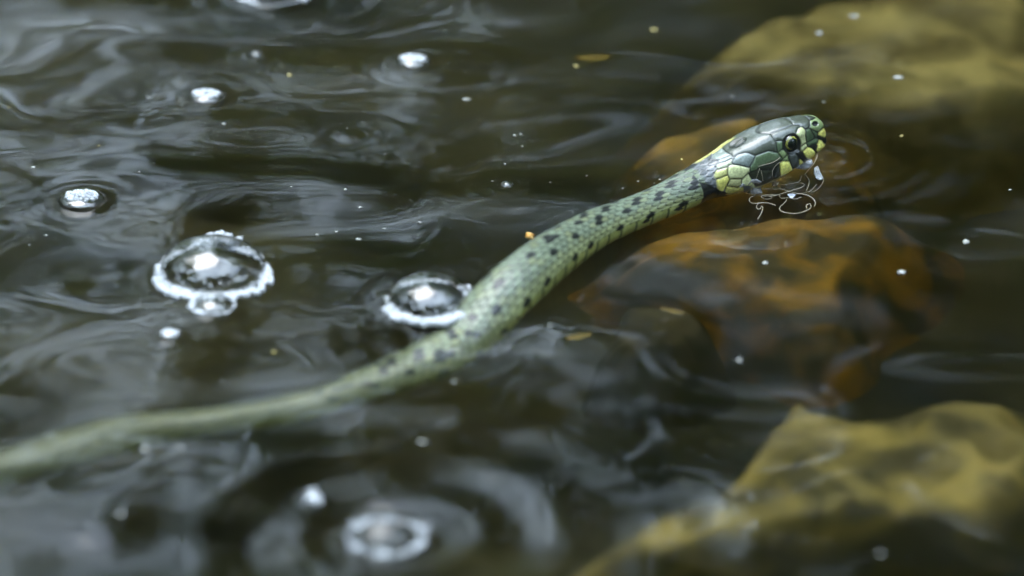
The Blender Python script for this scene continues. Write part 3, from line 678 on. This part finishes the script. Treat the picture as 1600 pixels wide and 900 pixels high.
# ------------------------------------------------------------------ water drop on the crown, scraps of film in the fibres
M_drop, t_, p_ = mat('drop_water'); p_.inputs['Transmission Weight'].default_value = 1; p_.inputs['IOR'].default_value = 1.333; p_.inputs['Roughness'].default_value = 0
h = BVH.ray_cast(Vector(CP), Vector(ray(1153, 224)))
nv = h[1] if h[1].dot(Vector(CP)-h[0]) > 0 else -h[1]
V, F = dome(.0019, .42, 40, 12); V2 = V.copy(); V2[:, 2] = V[:, 2]*-.15-.0001
o = mesh_np('water_drop', np.concatenate([V*np.array([1.25, .9, 1]), V2*np.array([1.25, .9, 1])]), np.concatenate([F, F[:, ::-1]+len(V)]), M_drop)
tang = (Vector(SNOUT-NAPE)).normalized(); tang = (tang-nv*tang.dot(nv)).normalized(); bt = nv.cross(tang)
o.matrix_world = Matrix.Translation(h[0]-nv*.0001) @ Matrix((tang, bt, nv)).transposed().to_4x4()
tag(o, 'clear water drop resting on the crown of the snake', 'water drop')
M_scrap = mat_noise('clear_scrap', (.30, .33, .37), (.62, .65, .7), 700, rough=.15, spec=.8, bump=.0003)
def scrap(outline, label, name, lift=.0006, seed=0, m=None):
    P = np.array([on_scene(x, y, lift) for x, y in outline]); c = P.mean(0); r = np.random.default_rng(seed); n = len(P)
    V = []
    for f in (.02, .35, .7, 1.0):
        V.append(c+(P-c)*f+r.normal(0, .00012, P.shape)*(1.2-f))
    V = np.concatenate(V); F = grid_faces(4, n, True)
    view = (CP-c)/np.linalg.norm(CP-c)
    Vb = V-view*.00015; F2 = F[:, ::-1]+len(V)
    o_ = 3*n; rim = np.array([[o_+k, o_+(k+1) % n, o_+(k+1) % n+len(V), o_+k+len(V)] for k in range(n)])
    o = mesh_np(name, np.concatenate([V, Vb])-c, np.concatenate([F, F2, rim]), m or M_scrap); o.location = c
    return tag(o, label, 'film scrap', 'film scraps caught in the fibres')
M_thin = mat_film('clear_film', 7.0)
tt_ = M_thin.node_tree; om_ = [n for n in tt_.nodes if n.type == 'OUTPUT_MATERIAL'][0]; src_ = om_.inputs['Surface'].links[0].from_socket
df_ = N(tt_, 'ShaderNodeBsdfDiffuse'); df_.inputs['Color'].default_value = (.8, .82, .84, 1); mx_ = N(tt_, 'ShaderNodeMixShader'); mx_.inputs['Fac'].default_value = .4
tt_.links.new(src_, mx_.inputs[1]); tt_.links.new(df_.outputs[0], mx_.inputs[2]); tt_.links.new(mx_.outputs[0], om_.inputs['Surface'])
scrap([(1243, 263), (1252, 256), (1262, 251), (1269, 249), (1270, 255), (1265, 262), (1257, 265)], 'silvery scrap of film at the lip below the yellow scale', 'film_scrap', seed=1)
scrap([(1272, 262), (1278, 259), (1283, 271), (1287, 279), (1282, 282), (1275, 279), (1272, 272)], 'clear drooping film hanging in front of the snout', 'film_scrap', seed=2, m=M_thin)
scrap([(1174, 281), (1182, 279), (1190, 284), (1189, 296), (1192, 302), (1176, 304), (1162, 301), (1155, 292), (1160, 286), (1168, 289)], 'whitish bubbly film under the corner of the jaw', 'film_scrap', seed=3, m=M_thin)
scrap([(1230, 303), (1238, 302), (1244, 304), (1238, 310), (1234, 309)], 'small glinting scrap of film amid the lower loops', 'film_scrap', seed=4)
cr = on_scene(1211, 287, .0008); o = mesh_np('crumb', SV*np.array([.0007, .0006, .00065])*(1+np.random.default_rng(3).uniform(-.3, .3, (len(SV), 1))), SF, M_fibre); o.location = cr
tag(o, 'cream coloured crumb held in the pale fibres', 'crumb')

# ------------------------------------------------------------------ drifting specks
M_speck = mat_noise('pale_speck', (.38, .38, .34), (.6, .6, .55), 800, rough=.4)
M_yspeck = mat_noise('yellow_speck', (.5, .4, .12), (.7, .6, .25), 800, rough=.5)
M_ospeck = mat_noise('orange_flake', (.7, .32, .05), (.8, .5, .15), 500, rough=.5)
SPECK = [(453, 119, 8, 1), (52, 261, 6, 0), (154, 227, 3, 1), (233, 149, 4, 0), (729, 157, 7, 0), (540, 304, 6, 0), (455, 298, 3, 0), (602, 242, 2.5, 0), (543, 200, 3, 0), (563, 325, 5, 0), (495, 359, 7, 0), (526, 355, 5, 0), (600, 352, 4, 0), (560, 368, 5, 0), (655, 345, 4, 0),
         (804, 211, 5, 0), (814, 209, 3, 0), (816, 226, 3, 0), (789, 252, 3, 0), (860, 284, 2, 0), (917, 273, 2.5, 0), (769, 282, 2.5, 0), (809, 329, 3, 0), (72, 365, 4, 0), (46, 381, 3, 0), (14, 166, 5, 1), (240, 260, 2.5, 0), (218, 275, 3, 0), (350, 197, 5, 0), (303, 243, 3, 0),
         (1404, 122, 10, 0), (1335, 24, 9, 0), (1280, 50, 9, 0), (1022, 47, 9, 1), (901, 105, 7, 1), (1144, 151, 5, 0), (1409, 212, 4, 1), (1578, 299, 4, 0), (1196, 413, 8, 0), (1287, 162, 5, 0), (1355, 236, 2.5, 0), (1510, 379, 13, 0), (1408, 426, 11, 0), (428, 549, 8, 1), (1155, 562, 8, 0), (710, 595, 8, 0), (660, 697, 9, 0),
         (227, 705, 10, 0), (282, 706, 9, 0), (190, 810, 11, 0), (770, 747, 9, 0), (1376, 862, 8, 0), (860, 512, 5, 0), (1066, 250, 3, 1), (1057, 271, 3, 1), (1022, 287, 2.5, 0), (1031, 281, 2.5, 0), (1065, 249, 3, 1), (973, 296, 2.5, 0), (997, 284, 3, 0)]
def speck_arr(r, seed):
    rr = np.random.default_rng(seed); V = SV.copy()*r*(1+rr.uniform(-.55, .45, (len(SV), 1))); V[:, 2] *= .5; V[:, 0] *= rr.uniform(.8, 2.0)
    return V
LBL = {(453, 119): 'pale yellow crumb drifting at the upper left centre', (52, 261): 'white bristly speck drifting at the far left', (1404, 122): 'brightest round white speck above the head at right', (1510, 379): 'white flake drifting over dark water at the far right', (1408, 426): 'longish white flake drifting right of the orange stone', (1196, 413): 'round cream speck over the orange brown stone'}
MARKS = [('the largest foamy bubble', 333, 434), ('the bubble at the snake bend', 672, 476), ('the blurred front bubble', 604, 838), ('the tiny clear bubble above the belly', 792, 290), ('the oval foam patch', 645, 104), ('the upper left foam patch', 322, 152), ('the flat speckled foam patch', 128, 318),
         ('the snake eye', 1237, 224), ('the snake snout', 1288, 205), ('the black collar', 1105, 300), ('the snake neck', 1020, 325), ('the orange flake', 829, 369), ('the white flake at far right', 1510, 379), ('the brightest speck', 1404, 122), ('the top cut bubble', 426, 0), ('the small soft foam patch', 265, 533), ('the lower right slab', 1300, 720), ('the submerged tail', 250, 675), ('the belly bend', 720, 560)]
used_labels = set()
def where(x, y, d, c):
    tone = ('yellowish' if c else 'pale'); size = 'minute' if d < 3 else 'tiny' if d < 6 else 'small'
    for nm, mx, my in sorted(MARKS, key=lambda m: math.hypot(m[1]-x, m[2]-y)):
        dx, dy = x-mx, y-my; q = math.hypot(dx, dy)
        rel = ('right of' if dx > 0 else 'left of') if abs(dx) > 2*abs(dy) else ('behind' if dy < 0 else 'in front of') if abs(dy) > 2*abs(dx) else ('behind and ' if dy < 0 else 'in front and ')+('right of' if dx > 0 else 'left of')
        for far in (('close ', 'just ', '') if q < 60 else ('a little ', '', 'somewhat ') if q < 160 else ('well ', 'far ', '')):
            l = f'{size} {tone} speck {far}{rel} {nm}'
            if l not in used_labels: used_labels.add(l); return l
for k, (x, y, d, c) in enumerate(SPECK):
    p = gz(x, y, 0); p[2] = wz(p[0], p[1])+.00005
    hs = BVH.ray_cast(Vector(CP), Vector(ray(x, y)))
    if hs[0] is not None: p = on_scene(x, y, .0003)
    o = mesh_np('floating_speck', speck_arr(d*PX*.43, k), SF, M_yspeck if c else M_speck); o.location = p
    tag(o, LBL.get((x, y)) or where(x, y, d, c), 'speck', 'specks drifting on the water')
p = on_scene(829, 369, .0004); o = mesh_np('orange_flake', speck_arr(.0009, 77)*np.array([.7, 1, 1.6]), SF, M_ospeck); o.location = p; tag(o, 'small orange flake stuck against the back of the snake', 'flake')
